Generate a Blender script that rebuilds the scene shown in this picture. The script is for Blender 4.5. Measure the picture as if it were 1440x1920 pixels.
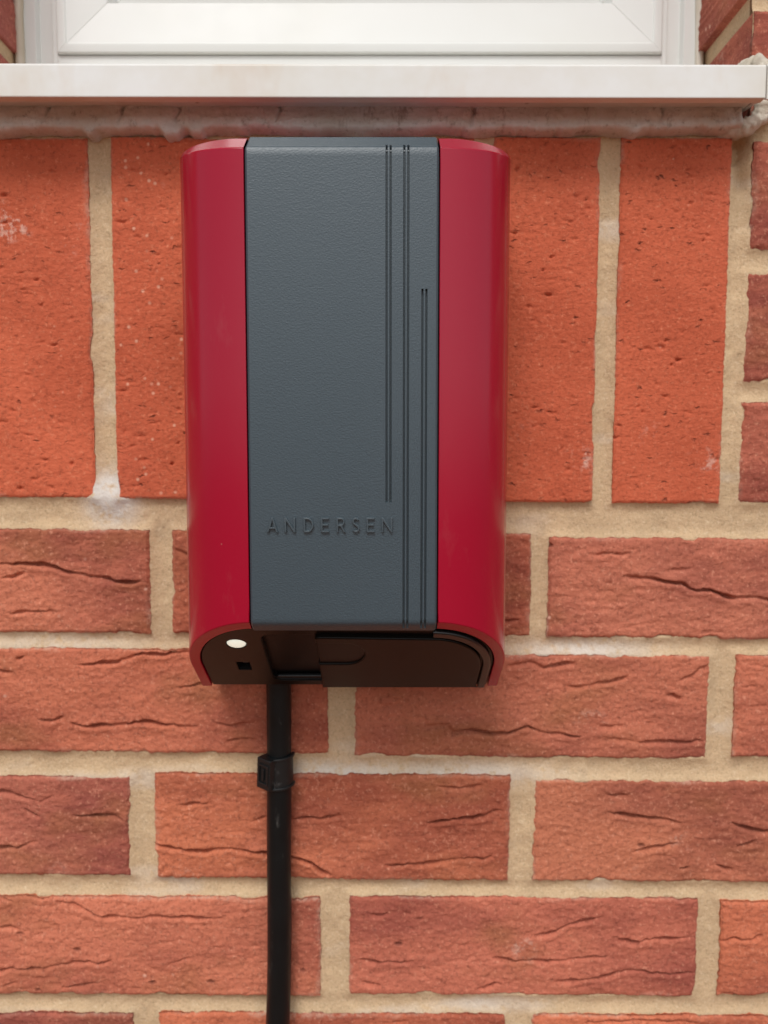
import bpy, bmesh, math, random
import numpy as np
from mathutils import Vector, Matrix

# ------------------------------------------------------------------ scene, camera, light
scene = bpy.context.scene
for o in list(bpy.data.objects):
    bpy.data.objects.remove(o, do_unlink=True)
COL = scene.collection
R = math.radians

cam_data = bpy.data.cameras.new("camera")
cam = bpy.data.objects.new("camera", cam_data)
COL.objects.link(cam)
scene.camera = cam
cam.location = (0.0, -0.46, 0.0)
cam.rotation_euler = (R(90 - 4.16), 0, 0)
cam_data.sensor_width = 36.0
cam_data.lens = 27.04
cam_data.clip_start = 0.01
cam_data.clip_end = 200.0
cam_data.dof.use_dof = True
cam_data.dof.focus_distance = 0.372
cam_data.dof.aperture_fstop = 8.0

SUN_EL, SUN_AZ = 51.0, -16.0          # elevation; azimuth measured from the wall normal
world = bpy.data.worlds.new("World")
scene.world = world
world.use_nodes = True
wn = world.node_tree
for n in list(wn.nodes):
    wn.nodes.remove(n)
sky = wn.nodes.new("ShaderNodeTexSky")
sky.sky_type = 'NISHITA'
sky.sun_disc = False
sky.sun_elevation = R(SUN_EL)
sky.sun_rotation = R(180 + SUN_AZ)
sky.air_density = 1.0
sky.dust_density = 1.5
hsv = wn.nodes.new("ShaderNodeHueSaturation")
hsv.inputs['Saturation'].default_value = 0.30      # an even, clouded sky
bg = wn.nodes.new("ShaderNodeBackground")
bg.inputs['Strength'].default_value = 0.10
wo = wn.nodes.new("ShaderNodeOutputWorld")
wn.links.new(sky.outputs[0], hsv.inputs['Color'])
wn.links.new(hsv.outputs[0], bg.inputs['Color'])
wn.links.new(bg.outputs[0], wo.inputs[0])

sun_data = bpy.data.lights.new("sun", 'SUN')
sun_data.energy = 1.5
sun_data.angle = R(21)
sun_data.color = (1.0, 0.985, 0.96)
sun = bpy.data.objects.new("sun", sun_data)
COL.objects.link(sun)
_d = Vector((math.sin(R(SUN_AZ)) * math.cos(R(SUN_EL)), -math.cos(R(SUN_AZ)) * math.cos(R(SUN_EL)), math.sin(R(SUN_EL))))
sun.rotation_euler = _d.to_track_quat('Z', 'Y').to_euler()

scene.view_settings.view_transform = 'Standard'
scene.view_settings.look = 'None'
scene.view_settings.exposure = 0.48
scene.view_settings.gamma = 1.0
scene.view_settings.use_curve_mapping = False

# ------------------------------------------------------------------ helpers
MM = 0.001
def lin(c):
    return tuple(((v / 255) / 12.92 if v / 255 <= .04045 else ((v / 255 + .055) / 1.055) ** 2.4) for v in c)

def tag(o, label=None, cat=None, group=None, kind=None):
    if label: o['label'] = label
    if cat: o['category'] = cat
    if group: o['group'] = group
    if kind: o['kind'] = kind
    return o

def empty(name, loc=(0, 0, 0)):
    o = bpy.data.objects.new(name, None)
    o.empty_display_size = .03
    o.location = loc
    COL.objects.link(o)
    return o

def link(name, me, mat, parent=None, loc=None, rot=None):
    """loc is given in world space; the parents are unrotated empties or meshes at a plain location"""
    o = bpy.data.objects.new(name, me)
    if mat and not me.materials:
        me.materials.append(mat)
    COL.objects.link(o)
    if parent:
        o.parent = parent
        base = Vector(parent.location)
        if parent.parent:
            base = base + Vector(parent.parent.location)
        o.location = Vector(loc or (0, 0, 0)) - base
    elif loc:
        o.location = loc
    if rot:
        o.rotation_euler = rot
    return o

def np_mesh(name, V, F, smooth=True):
    me = bpy.data.meshes.new(name)
    V = np.asarray(V, dtype=np.float32)
    F = np.asarray(F, dtype=np.int32)
    me.vertices.add(len(V))
    me.vertices.foreach_set('co', V.ravel())
    k = F.shape[1]
    me.loops.add(F.size)
    me.loops.foreach_set('vertex_index', F.ravel())
    me.polygons.add(len(F))
    me.polygons.foreach_set('loop_start', np.arange(0, F.size, k, dtype=np.int32))
    me.update(calc_edges=True)
    if smooth:
        me.polygons.foreach_set('use_smooth', np.ones(len(F), dtype=bool))
    me.validate()
    return me

def grid_faces(nu, nv, flip=False):
    i = np.arange(nu - 1)[:, None] * nv + np.arange(nv - 1)[None, :]
    i = i.ravel()
    f = np.stack([i, i + nv, i + nv + 1, i + 1], 1)
    return f[:, ::-1] if flip else f

_rng = np.random.RandomState(7)
_T = _rng.rand(256, 256) * 2 - 1
def vnoise(x, y):
    xi = np.floor(x).astype(int); yi = np.floor(y).astype(int)
    fx = x - xi; fy = y - yi
    fx = fx * fx * fx * (fx * (fx * 6 - 15) + 10); fy = fy * fy * fy * (fy * (fy * 6 - 15) + 10)
    a = _T[xi & 255, yi & 255]; b = _T[(xi + 1) & 255, yi & 255]
    c = _T[xi & 255, (yi + 1) & 255]; d = _T[(xi + 1) & 255, (yi + 1) & 255]
    return (a * (1 - fx) + b * fx) * (1 - fy) + (c * (1 - fx) + d * fx) * fy
def fbm(x, y, o=4, g=.5):
    s = np.zeros_like(x); a = 1.0; t = 0
    for k in range(o):
        s += a * vnoise(x * 2 ** k + 17.3 * k, y * 2 ** k + 5.1 * k); t += a; a *= g
    return s / t

def bm_obj(name, bm, mat, parent=None, loc=None, rot=None, smooth=True, bevel=0, seg=2, angle=35):
    bmesh.ops.recalc_face_normals(bm, faces=bm.faces)
    me = bpy.data.meshes.new(name)
    bm.to_mesh(me); bm.free()
    if smooth:
        me.polygons.foreach_set('use_smooth', np.ones(len(me.polygons), dtype=bool))
    o = link(name, me, mat, parent, loc, rot)
    if bevel:
        m = o.modifiers.new('bevel', 'BEVEL')
        m.width = bevel; m.segments = seg; m.limit_method = 'ANGLE'; m.angle_limit = R(angle)
        m.harden_normals = True
    elif smooth:
        me.set_sharp_from_angle(angle=R(angle))
    return o

def add_box(bm, x0, x1, y0, y1, z0, z1):
    v = [bm.verts.new((x, y, z)) for x in (x0, x1) for y in (y0, y1) for z in (z0, z1)]
    for f in ((0, 1, 3, 2), (4, 6, 7, 5), (0, 4, 5, 1), (2, 3, 7, 6), (0, 2, 6, 4), (1, 5, 7, 3)):
        bm.faces.new([v[i] for i in f])

def sweep_x(bm, prof, x0, x1, mitre0=0.0, mitre1=0.0):
    """a closed (y, z) profile run along x; mitre shifts the ends by z * mitre"""
    a = [bm.verts.new((x0 + mitre0 * z, y, z)) for y, z in prof]
    b = [bm.verts.new((x1 + mitre1 * z, y, z)) for y, z in prof]
    n = len(prof)
    for i in range(n):
        bm.faces.new((a[i], b[i], b[(i + 1) % n], a[(i + 1) % n]))
    bm.faces.new(a[::-1]); bm.faces.new(b)

def flat_shape(name, loops, thick, bevel, mat, parent, mtx, res=3):
    """closed 2D outlines (holes allowed) -> a bevelled plate, placed with mtx"""
    cu = bpy.data.curves.new(name, 'CURVE')
    cu.dimensions = '2D'; cu.fill_mode = 'BOTH'
    cu.extrude = max(thick / 2 - bevel, 1e-5); cu.bevel_depth = bevel; cu.bevel_resolution = res; cu.offset = -bevel
    for lp in loops:
        s = cu.splines.new('POLY'); s.points.add(len(lp) - 1); s.use_cyclic_u = True
        for p, q in zip(s.points, lp):
            p.co = (q[0], q[1], 0, 1)
    t = bpy.data.objects.new(name, cu)
    COL.objects.link(t)
    me = bpy.data.meshes.new_from_object(t.evaluated_get(bpy.context.evaluated_depsgraph_get()))
    bpy.data.objects.remove(t, do_unlink=True); bpy.data.curves.remove(cu)
    me.transform(mtx)
    me.polygons.foreach_set('use_smooth', np.ones(len(me.polygons), dtype=bool))
    me.set_sharp_from_angle(angle=R(30))
    me.name = name
    return link(name, me, mat, parent)

def tube(pts, rad, nseg=20, closed=False, rfun=None):
    pts = [Vector(p) for p in pts]
    V = []; F = []
    up = Vector((0, 1, 0))
    for i, p in enumerate(pts):
        t = (pts[min(i + 1, len(pts) - 1)] - pts[max(i - 1, 0)]).normalized()
        a = t.cross(up)
        if a.length < 1e-4: a = Vector((1, 0, 0))
        a.normalize(); b = a.cross(t).normalized()
        for k in range(nseg):
            an = 2 * math.pi * k / nseg
            r = rfun(i, k) if rfun else rad
            V.append(p + (a * math.cos(an) + b * math.sin(an)) * r)
    for i in range(len(pts) - 1):
        for k in range(nseg):
            F.append((i * nseg + k, i * nseg + (k + 1) % nseg, (i + 1) * nseg + (k + 1) % nseg, (i + 1) * nseg + k))
    bm = bmesh.new()
    vs = [bm.verts.new(v) for v in V]
    for f in F: bm.faces.new([vs[i] for i in f])
    bm.faces.new(vs[:nseg]); bm.faces.new(vs[-nseg:])
    return bm

# ------------------------------------------------------------------ materials
class NT:
    def __init__(s, name):
        s.m = bpy.data.materials.new(name); s.m.use_nodes = True
        s.t = s.m.node_tree
        s.b = s.t.nodes['Principled BSDF']
        s.co = s.t.nodes.new('ShaderNodeTexCoord')
    def new(s, typ, **kw):
        n = s.t.nodes.new(typ)
        for k, v in kw.items(): setattr(n, k, v)
        return n
    def set(s, sock, v):
        if hasattr(v, 'is_output'): s.t.links.new(v, sock)
        else: sock.default_value = v
    def noise(s, scale, detail=4, rough=.5, vec=None, stretch=None, dist=0):
        n = s.new('ShaderNodeTexNoise')
        n.inputs['Scale'].default_value = scale; n.inputs['Detail'].default_value = detail
        n.inputs['Roughness'].default_value = rough; n.inputs['Distortion'].default_value = dist
        v = vec or s.co.outputs['Object']
        if stretch:
            mp = s.new('ShaderNodeMapping'); mp.inputs['Scale'].default_value = stretch
            s.t.links.new(v, mp.inputs['Vector']); v = mp.outputs['Vector']
        s.t.links.new(v, n.inputs['Vector'])
        return n.outputs['Fac']
    def voro(s, scale, vec=None, stretch=None, rnd=1.0):
        n = s.new('ShaderNodeTexVoronoi'); n.inputs['Scale'].default_value = scale
        n.inputs['Randomness'].default_value = rnd
        v = vec or s.co.outputs['Object']
        if stretch:
            mp = s.new('ShaderNodeMapping'); mp.inputs['Scale'].default_value = stretch
            s.t.links.new(v, mp.inputs['Vector']); v = mp.outputs['Vector']
        s.t.links.new(v, n.inputs['Vector'])
        return n
    def ramp(s, f, a, b, lo=0.0, hi=1.0):
        n = s.new('ShaderNodeMapRange'); n.inputs['From Min'].default_value = a; n.inputs['From Max'].default_value = b
        n.inputs['To Min'].default_value = lo; n.inputs['To Max'].default_value = hi
        s.set(n.inputs['Value'], f)
        return n.outputs['Result']
    def math(s, op, a, b=0.0):
        n = s.new('ShaderNodeMath', operation=op)
        s.set(n.inputs[0], a); s.set(n.inputs[1], b)
        return n.outputs[0]
    def mix(s, f, a, b, blend='MIX'):
        n = s.new('ShaderNodeMix', data_type='RGBA', blend_type=blend)
        s.set(n.inputs[0], f)
        for k, v in ((6, a), (7, b)):
            s.set(n.inputs[k], (*v, 1) if isinstance(v, tuple) and len(v) == 3 else v)
        return n.outputs[2]
    def bump(s, h, strength, dist, prev=None):
        n = s.new('ShaderNodeBump'); n.inputs['Strength'].default_value = strength; n.inputs['Distance'].default_value = dist
        s.t.links.new(h, n.inputs['Height'])
        if prev: s.t.links.new(prev, n.inputs['Normal'])
        return n.outputs['Normal']
    def out(s, col=None, rough=None, normal=None, spec=None, **kw):
        if col is not None: s.set(s.b.inputs['Base Color'], (*col, 1) if isinstance(col, tuple) else col)
        if rough is not None: s.set(s.b.inputs['Roughness'], rough)
        if normal is not None: s.t.links.new(normal, s.b.inputs['Normal'])
        if spec is not None: s.set(s.b.inputs['Specular IOR Level'], spec)
        for k, v in kw.items(): s.set(s.b.inputs[k.replace('_', ' ')], v)
        return s.m

def brick_material(name, soldier):
    n = NT(name)
    oi = n.new('ShaderNodeObjectInfo')
    ofs = n.new('ShaderNodeVectorMath', operation='MULTIPLY_ADD')
    cmb = n.new('ShaderNodeCombineXYZ')
    for k in range(3): n.t.links.new(oi.outputs['Random'], cmb.inputs[k])
    n.t.links.new(cmb.outputs[0], ofs.inputs[0]); ofs.inputs[1].default_value = (9, 5, 7)
    n.t.links.new(n.co.outputs['Object'], ofs.inputs[2])
    v = ofs.outputs[0]
    base = oi.outputs['Color']
    sm = n.new('ShaderNodeAttribute', attribute_name='smear')
    def smear(c):
        f = n.math('MULTIPLY', sm.outputs['Fac'], n.ramp(n.noise(330, 4, .7, v), .38, .60))
        return n.mix(n.math('MULTIPLY', f, .75), c, (.60, .42, .31))
    if soldier:
        c = n.mix(n.ramp(n.noise(13, 4, .6, v), .36, .62, 0, .75), base, n.mix(1.0, base, (.74, .66, .64), 'MULTIPLY'))
        c = n.mix(n.ramp(n.noise(9, 3, .6, v, (1, 1, .6)), .55, .75, 0, .35), c, lin((214, 112, 84)))
        c = n.mix(n.ramp(n.noise(460, 5, .75, v), .51, .68, 0, .55), c, (.19, .034, .017))
        c = n.mix(n.ramp(n.noise(420, 5, .75, v, (1.1, 1, 1)), .56, .70, 0, .58), c, lin((234, 154, 118)))
        sp = n.voro(230, v)
        big = n.math('MULTIPLY', n.ramp(sp.outputs['Distance'], .12, .30, 1, 0), n.ramp(sp.outputs['Color'], .80, .86))
        c = n.mix(n.math('MULTIPLY', big, .8), c, lin((232, 178, 150)))
        wv = n.new('ShaderNodeTexNoise'); wv.inputs['Scale'].default_value = 260; wv.inputs['Detail'].default_value = 3
        n.t.links.new(v, wv.inputs['Vector'])
        wa = n.new('ShaderNodeVectorMath', operation='MULTIPLY_ADD'); wa.inputs[1].default_value = (.006, .006, .006)
        n.t.links.new(wv.outputs['Color'], wa.inputs[0]); n.t.links.new(v, wa.inputs[2])
        dk = n.voro(190, wa.outputs[0], (.6, 1, 1.7))
        dkm = n.math('MULTIPLY', n.ramp(dk.outputs['Distance'], .06, .26, 1, 0), n.ramp(dk.outputs['Color'], .70, .90))
        c = n.mix(n.math('MULTIPLY', dkm, .8), c, (.10, .028, .018))
        wh = n.math('MULTIPLY', n.ramp(n.noise(20, 2, .5, v), .66, .74), n.ramp(n.noise(240, 4, .7, v), .52, .62))
        c = n.mix(n.math('MULTIPLY', wh, .6), c, lin((226, 190, 172)))
        c = smear(c)
        h = n.math('ADD', n.noise(420, 5, .65, v, (1, 1, 1.6)), n.math('MULTIPLY', dkm, -1.6))
        nm = n.bump(h, 1.0, .0008)
    else:
        c = n.mix(n.ramp(n.noise(10, 4, .6, v, (.7, 1, 1.2)), .44, .62, 0, 1.0), base, n.mix(1.0, base, (.62, .54, .60), 'MULTIPLY'))
        c = n.mix(n.ramp(n.noise(16, 3, .6, v, (.7, 1, 1.4)), .54, .68, 0, .65), c, lin((160, 100, 68)))
        c = n.mix(n.ramp(n.noise(60, 4, .6, v, (.5, 1, 1.5)), .52, .72, 0, .35), c, lin((216, 128, 100)))
        c = n.mix(n.ramp(n.noise(430, 5, .75, v), .51, .68, 0, .62), c, (.15, .036, .022))
        c = n.mix(n.ramp(n.noise(390, 5, .75, v, (1.2, 1, 1)), .55, .70, 0, .62), c, lin((232, 164, 134)))
        sp = n.voro(170, v)
        big = n.math('MULTIPLY', n.ramp(sp.outputs['Distance'], .10, .28, 1, 0), n.ramp(sp.outputs['Color'], .90, .93))
        c = n.mix(n.math('MULTIPLY', big, .75), c, lin((230, 182, 160)))
        dk = n.voro(120, v, (.7, 1, 1.2))
        dkm = n.math('MULTIPLY', n.ramp(dk.outputs['Distance'], .08, .26, 1, 0), n.ramp(dk.outputs['Color'], .86, .90))
        c = n.mix(n.math('MULTIPLY', dkm, .6), c, (.09, .025, .02))
        wh = n.math('MULTIPLY', n.ramp(n.noise(24, 2, .5, v), .68, .76), n.ramp(n.noise(200, 4, .7, v), .50, .62))
        c = n.mix(n.math('MULTIPLY', wh, .45), c, lin((226, 196, 176)))
        c = smear(c)
        h = n.math('ADD', n.noise(300, 6, .7, v, (.8, 1, 1.3)), n.math('MULTIPLY', dkm, -1.2))
        nm = n.bump(h, 1.0, .0011)
    return n.out(c, .92, nm, .25)

def mortar_material():
    n = NT('sand_mortar')
    at = n.new('ShaderNodeAttribute', attribute_name='lime')
    base = (.67, .48, .29)
    c = n.mix(n.ramp(n.noise(26, 4, .6), .38, .68), base, (.58, .415, .25))
    c = n.mix(n.ramp(n.noise(70, 4, .6), .55, .72, 0, .5), c, (.49, .36, .225))
    c = n.mix(n.ramp(n.noise(620, 4, .75), .53, .68, 0, .45), c, (.24, .15, .075))
    c = n.mix(n.ramp(n.noise(540, 4, .75, stretch=(1, 1.3, 1)), .53, .68, 0, .6), c, (.78, .63, .43))
    sp = n.voro(210)
    g = n.math('MULTIPLY', n.ramp(sp.outputs['Distance'], .08, .22, 1, 0), n.ramp(sp.outputs['Color'], .90, .93))
    c = n.mix(n.math('MULTIPLY', g, .7), c, lin((104, 76, 52)))
    c = n.mix(n.math('MULTIPLY', n.ramp(n.noise(180, 4, .6), .28, .5), at.outputs['Fac']), c, (.74, .69, .62))
    nm = n.bump(n.noise(480, 5, .75), 1.0, .0010)
    return n.out(c, .95, nm, .15)

M = {}
M['brick'] = brick_material('rustic_red_brick', False)
M['soldier'] = brick_material('orange_brick', True)
M['mortar'] = mortar_material()

n = NT('far_brickwork')
geo = n.new('ShaderNodeNewGeometry')
c = n.mix(geo.outputs['Random Per Island'], lin((182, 100, 78)), lin((198, 116, 88)))
c = n.mix(n.ramp(n.noise(30, 4, .6), .45, .7, 0, .6), c, lin((150, 82, 66)))
M['far_brick'] = n.out(c, .92, n.bump(n.noise(200, 6, .7), .8, .0015), .2)

n = NT('white_window_plastic')
c = n.mix(n.ramp(n.noise(7, 4, .6), .45, .75, 0, .45), (.72, .725, .69), (.65, .64, .57))
M['upvc'] = n.out(c, n.ramp(n.noise(40, 3), .3, .7, .28, .45), None, .45)

n = NT('white_sill_plastic')
c = n.mix(n.ramp(n.noise(9, 5, .65), .42, .64, 0, .9), (.755, .76, .73), (.68, .65, .57))
c = n.mix(n.ramp(n.noise(24, 4, .6, stretch=(1, 1, .5)), .55, .70, 0, .55), c, (.64, .54, .43))
dots = n.voro(95)
dm = n.math('MULTIPLY', n.ramp(dots.outputs['Distance'], .05, .16, 1, 0), n.ramp(dots.outputs['Color'], .84, .88))
dm = n.math('MULTIPLY', dm, n.ramp(n.noise(14, 2), .48, .58))
c = n.mix(n.math('MULTIPLY', dm, .75), c, (.17, .12, .07))
M['sill'] = n.out(c, .42, n.bump(n.noise(130, 3), .12, .0006), .4)

n = NT('frame_sealant')
c = n.mix(n.ramp(n.noise(40, 4, .6, stretch=(1, 1, .25)), .4, .7), (.70, .64, .55), (.48, .40, .29))
M['frame_sealant'] = n.out(c, .6, n.bump(n.noise(120, 3), .3, .0008), .3)

n = NT('dirty_sealant')
c = n.mix(n.ramp(n.noise(60, 5, .65), .4, .7), (.66, .60, .50), (.42, .35, .25))
M['sealant'] = n.out(c, .7, n.bump(n.noise(200, 5, .7), .9, .002), .3)

n = NT('stained_bedding')
c = n.mix(n.ramp(n.noise(45, 5, .7, stretch=(1, 1, .5)), .42, .60), (.88, .87, .83), (.78, .74, .67))
c = n.mix(n.ramp(n.noise(85, 5, .75, stretch=(1, 1, .35)), .59, .70, 0, .6), c, (.26, .20, .14))
c = n.mix(n.ramp(n.noise(210, 5, .75), .56, .70, 0, .55), c, (.30, .24, .17))
M['bedding'] = n.out(c, .9, n.bump(n.noise(420, 6, .8), 1.0, .0018), .2)

n = NT('red_satin_paint')
orange = n.noise(1500, 2, .5)
dust = n.voro(120)
dm = n.math('MULTIPLY', n.ramp(dust.outputs['Distance'], .03, .075, 1, 0), n.ramp(dust.outputs['Color'], .90, .92))
c = n.mix(n.math('MULTIPLY', dm, .5), (.345, .0015, .022), (.55, .35, .30))
c = n.mix(n.ramp(n.noise(45, 5, .7, stretch=(1, 1, .35)), .60, .80, 0, .06), c, (.5, .4, .36))
M['red'] = n.out(c, n.ramp(n.noise(30, 3), .3, .7, .17, .24), n.bump(orange, .06, .0002), .42)

n = NT('slate_textured_plastic')
leather = n.voro(900, stretch=(1, 1, 1.25))
grain = n.math('ADD', n.noise(1150, 3, .6, stretch=(.8, 1, 1.3)), n.math('MULTIPLY', leather.outputs['Distance'], .5))
c = n.mix(n.ramp(n.noise(16, 4, .6), .4, .7, 0, .5), (.031, .053, .067), (.036, .059, .073))
M['slate'] = n.out(c, .44, n.bump(grain, .42, .00022), .75)

n = NT('slate_letter_plastic')
M['slate_letter'] = n.out((.036, .056, .068), .42, n.bump(n.noise(900, 3), .25, .0002), .75)

n = NT('black_plastic')
M['black'] = n.out((.0050, .0048, .0048), .38, n.bump(n.noise(900, 3), .15, .0002), .2)
n = NT('dark_underside_plastic')
M['base'] = n.out((.0042, .0030, .0020), .32, n.bump(n.noise(1100, 3), .2, .0002), .17)
n = NT('black_rubber_seal')
M['rubber'] = n.out((.008, .008, .008), .28, None, .5)
n = NT('black_cable_sheath')
sc = n.math('MULTIPLY', n.ramp(n.noise(160, 5, .7, stretch=(1, 1, .35)), .60, .72), n.ramp(n.noise(22, 2), .45, .6))
c = n.mix(n.math('MULTIPLY', sc, .55), (.0035, .0050, .0056), (.13, .125, .115))
M['cable'] = n.out(c, n.ramp(n.noise(60, 3), .3, .7, .30, .48), n.bump(n.noise(140, 4, .6, stretch=(1, 1, .4)), .25, .0008), .3)
n = NT('black_clip_plastic')
c = n.mix(n.ramp(n.noise(260, 4, .7), .62, .74, 0, .5), (.006, .007, .0075), (.10, .10, .095))
M['clip'] = n.out(c, .45, n.bump(n.noise(300, 3), .3, .0004), .45)
n = NT('screw_metal')
M['metal'] = n.out((.32, .32, .31), .35, None, .5, Metallic=1.0)
n = NT('lit_indicator_lens')
M['led'] = n.out((.85, .85, .78), .35, None, .4, Emission_Color=(.94, 1.0, .84, 1), Emission_Strength=.4)
n = NT('window_glass')
M['glass'] = n.out((.02, .024, .024), .04, None, .6)

n = NT('block_paved_drive')
br = n.new('ShaderNodeTexBrick'); br.inputs['Scale'].default_value = 5.0
br.inputs['Color1'].default_value = (.30, .135, .075, 1); br.inputs['Color2'].default_value = (.24, .11, .065, 1)
br.inputs['Mortar'].default_value = (.16, .12, .08, 1); br.inputs['Mortar Size'].default_value = .012
n.t.links.new(n.co.outputs['Object'], br.inputs['Vector'])
c = n.mix(n.ramp(n.noise(3, 5, .6), .4, .7, 0, .5), br.outputs['Color'], (.20, .11, .07))
M['drive'] = n.out(c, .9, n.bump(n.noise(80, 5), .4, .003), .2)

# ------------------------------------------------------------------ ground
GROUND_Z = -1.25
bm = bmesh.new()
add_box(bm, -40, 40, -60, .3, GROUND_Z - .2, GROUND_Z)
tag(bm_obj('driveway', bm, M['drive'], smooth=False), kind='structure')

# ------------------------------------------------------------------ brick wall
OPEN_X0, OPEN_X1, OPEN_Z0 = -.2445, .2120, .1850    # the window opening
wall = empty('house_wall', (0, .05, GROUND_Z))
tag(wall, 'red brick house wall with sandy mortar and an upright orange brick course under the window', 'brick wall')

def brick_mesh(name, w, h, depth, res, seed, soldier, creases, amp=1.0):
    """front face at y = 0 looking to -y; outline uneven, edges worn round, creases folded into the clay"""
    rs = np.random.RandomState(seed)
    nu = max(4, int(w / res)); nv = max(4, int(h / res))
    u = np.linspace(-w / 2, w / 2, nu); v = np.linspace(-h / 2, h / 2, nv)
    # denser rows right at the worn edges
    U, Z = np.meshgrid(u, v, indexing='ij')
    ox, oz = rs.rand(2) * 200
    dl = U + w / 2; dr = w / 2 - U; db = Z + h / 2; dt = h / 2 - Z
    fall = lambda d: np.clip(1 - d / .007, 0, 1) ** 2
    ea = .0007 if soldier else .0011
    def en(t, k):
        e = .45 * fbm(t * 60 + ox + 31 * k, t * 0 + oz + 9 * k, 2, .6) + .75 * fbm(t * 380 + ox + 31 * k, t * 0 + oz + 9 * k, 3, .7)
        chip = np.clip(vnoise(t * 70 + ox + 57 * k, t * 0 + 3 + 13 * k) - .62, 0, 1)
        return e * ea + chip * (.005 if not soldier else .0035)
    X = U + en(Z, 0) * fall(dl) - en(Z, 1) * fall(dr)
    Zz = Z + en(U, 2) * fall(db) - en(U, 3) * fall(dt)
    d = np.minimum(np.minimum(dl, dr), np.minimum(db, dt))
    rr = .0016 if soldier else .0022
    e = np.clip(1 - d / rr, 0, 1)
    Y = rr * .75 * e ** 2.2
    if soldier:
        Y -= .0003 * fbm(U * 25 + ox, Z * 18 + oz, 3)
        Y -= .00030 * fbm(U * 300 + ox, Z * 480 + oz, 3, .7)
        wb = .0010 * fbm(U * 420 + ox, Z * 300 + oz, 2); ws = .6 + .8 * np.clip(vnoise(U * 500 + ox, Z * 500) + .3, 0, 1)
        for k in range(int(48 * amp)):
            px, pz = (rs.rand() - .5) * w * .96, (rs.rand() - .5) * h * .97
            L = rs.uniform(.0006, .0026) * (1.7 if rs.rand() < .2 else 1); T = rs.uniform(.0004, .0008)
            a = rs.uniform(-.25, .25)
            s = (U - px) * math.cos(a) + (Z - pz) * math.sin(a); t = -(U - px) * math.sin(a) + (Z - pz) * math.cos(a) + wb
            Y += ws * rs.uniform(.0007, .0019) * np.exp(-(s / L) ** 2 - (t / T) ** 2)
    else:
        Y -= .0008 * fbm(U * 22 + ox, Z * 40 + oz, 3)
        Y -= .00055 * fbm(U * 55 + ox + 40, Z * 150 + oz, 4, .55)
        rid = np.abs(fbm(U * 38 + ox + 90, Z * 95 + oz, 3))
        Y += .0006 * np.clip(1 - rid / .07, 0, 1) ** 2 * np.clip(.4 + fbm(U * 20 + ox, Z * 25 + 7, 2) * 1.6, 0, 1)
        Y -= .0006 * fbm(U * 260 + ox, Z * 380 + oz, 3, .7)
        for st, pts in creases:
            P = np.array(pts) * MM
            L = np.concatenate([[0], np.cumsum(np.hypot(*(P[1:] - P[:-1]).T))])
            best = np.full(U.shape, 1e3); sg = np.zeros(U.shape); al = np.zeros(U.shape)
            wob = .0006 * vnoise(U * 260 + ox, Z * 0 + 3.3) + .0009 * vnoise(U * 90 + ox, Z * 0 + 8.3)
            for i in range(len(P) - 1):
                a, b = P[i], P[i + 1]; ab = b - a; l2 = ab @ ab
                t = np.clip(((U - a[0]) * ab[0] + (Z + wob - a[1]) * ab[1]) / l2, 0, 1)
                qx = U - a[0] - t * ab[0]; qz = Z + wob - a[1] - t * ab[1]
                dd = np.hypot(qx, qz); s = np.where(ab[0] * qz - ab[1] * qx > 0, 1.0, -1.0) * np.sign(ab[0] or 1)
                m = dd < best
                best = np.where(m, dd, best); sg = np.where(m, s, sg); al = np.where(m, L[i] + t * math.sqrt(l2), al)
            tl = L[-1]
            end = np.clip(np.minimum(al, tl - al) / min(.009, tl * .35), 0, 1) ** .7
            end = end * (.35 + .8 * np.clip(vnoise(al * 85 + ox, al * 0 + 2.2) + .5, 0, 1))
            wv = .45 + .9 * np.clip(vnoise(al * 130 + oz, al * 0 + 6.1) + .45, 0, 1)
            groove = np.exp(-(best / (np.where(sg > 0, .00060, .00140) * wv)) ** 2)
            lip = np.where(sg > 0, np.exp(-best / .0048), 0) * (1 - groove)
            lower = np.where(sg < 0, np.exp(-((best - .0030) / .0018) ** 2), 0)
            Y += st * end * (.0048 * groove - .0014 * lip - .0007 * lower)
    V = np.stack([X, Y, Zz], -1).reshape(-1, 3)
    F = grid_faces(nu, nv)
    # side walls running back into the joint
    ring = np.concatenate([np.arange(nu) * nv, (nu - 1) * nv + np.arange(1, nv), np.arange(nu - 2, -1, -1) * nv + nv - 1, np.arange(nv - 2, 0, -1)])
    layers = [depth * .15, depth] if depth < .05 else [.006, .03, .06, depth]
    parts = [V]; faces = [F]; prev = ring; base = len(V)
    for k, dy in enumerate(layers):
        B = V[ring].copy(); B[:, 1] = dy
        if depth > .05:
            B[:, 0] += .0006 * fbm(B[:, 2] * 90 + ox, np.full(len(B), dy * 90 + oz), 3) * np.sign(-B[:, 0])
        parts.append(B)
        cur = base + np.arange(len(ring)); base += len(ring)
        faces.append(np.stack([prev, np.roll(prev, -1), np.roll(cur, -1), cur], 1))
        prev = cur
    me = np_mesh(name, np.concatenate(parts), np.concatenate(faces))
    patch = np.clip(.15 + 1.5 * fbm(U * 34 + ox + 5, Z * 34 + oz, 3), 0, 1)
    wdt = .0016 + .0035 * np.clip(vnoise(U * 45 + ox, Z * 45 + oz + 8), 0, 1)
    sm = np.clip(1 - d / wdt, 0, 1) * patch
    val = np.zeros(len(me.vertices), dtype=np.float32); val[:sm.size] = sm.ravel()
    me.attributes.new('smear', 'FLOAT', 'POINT').data.foreach_set('value', val)
    return me

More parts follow.
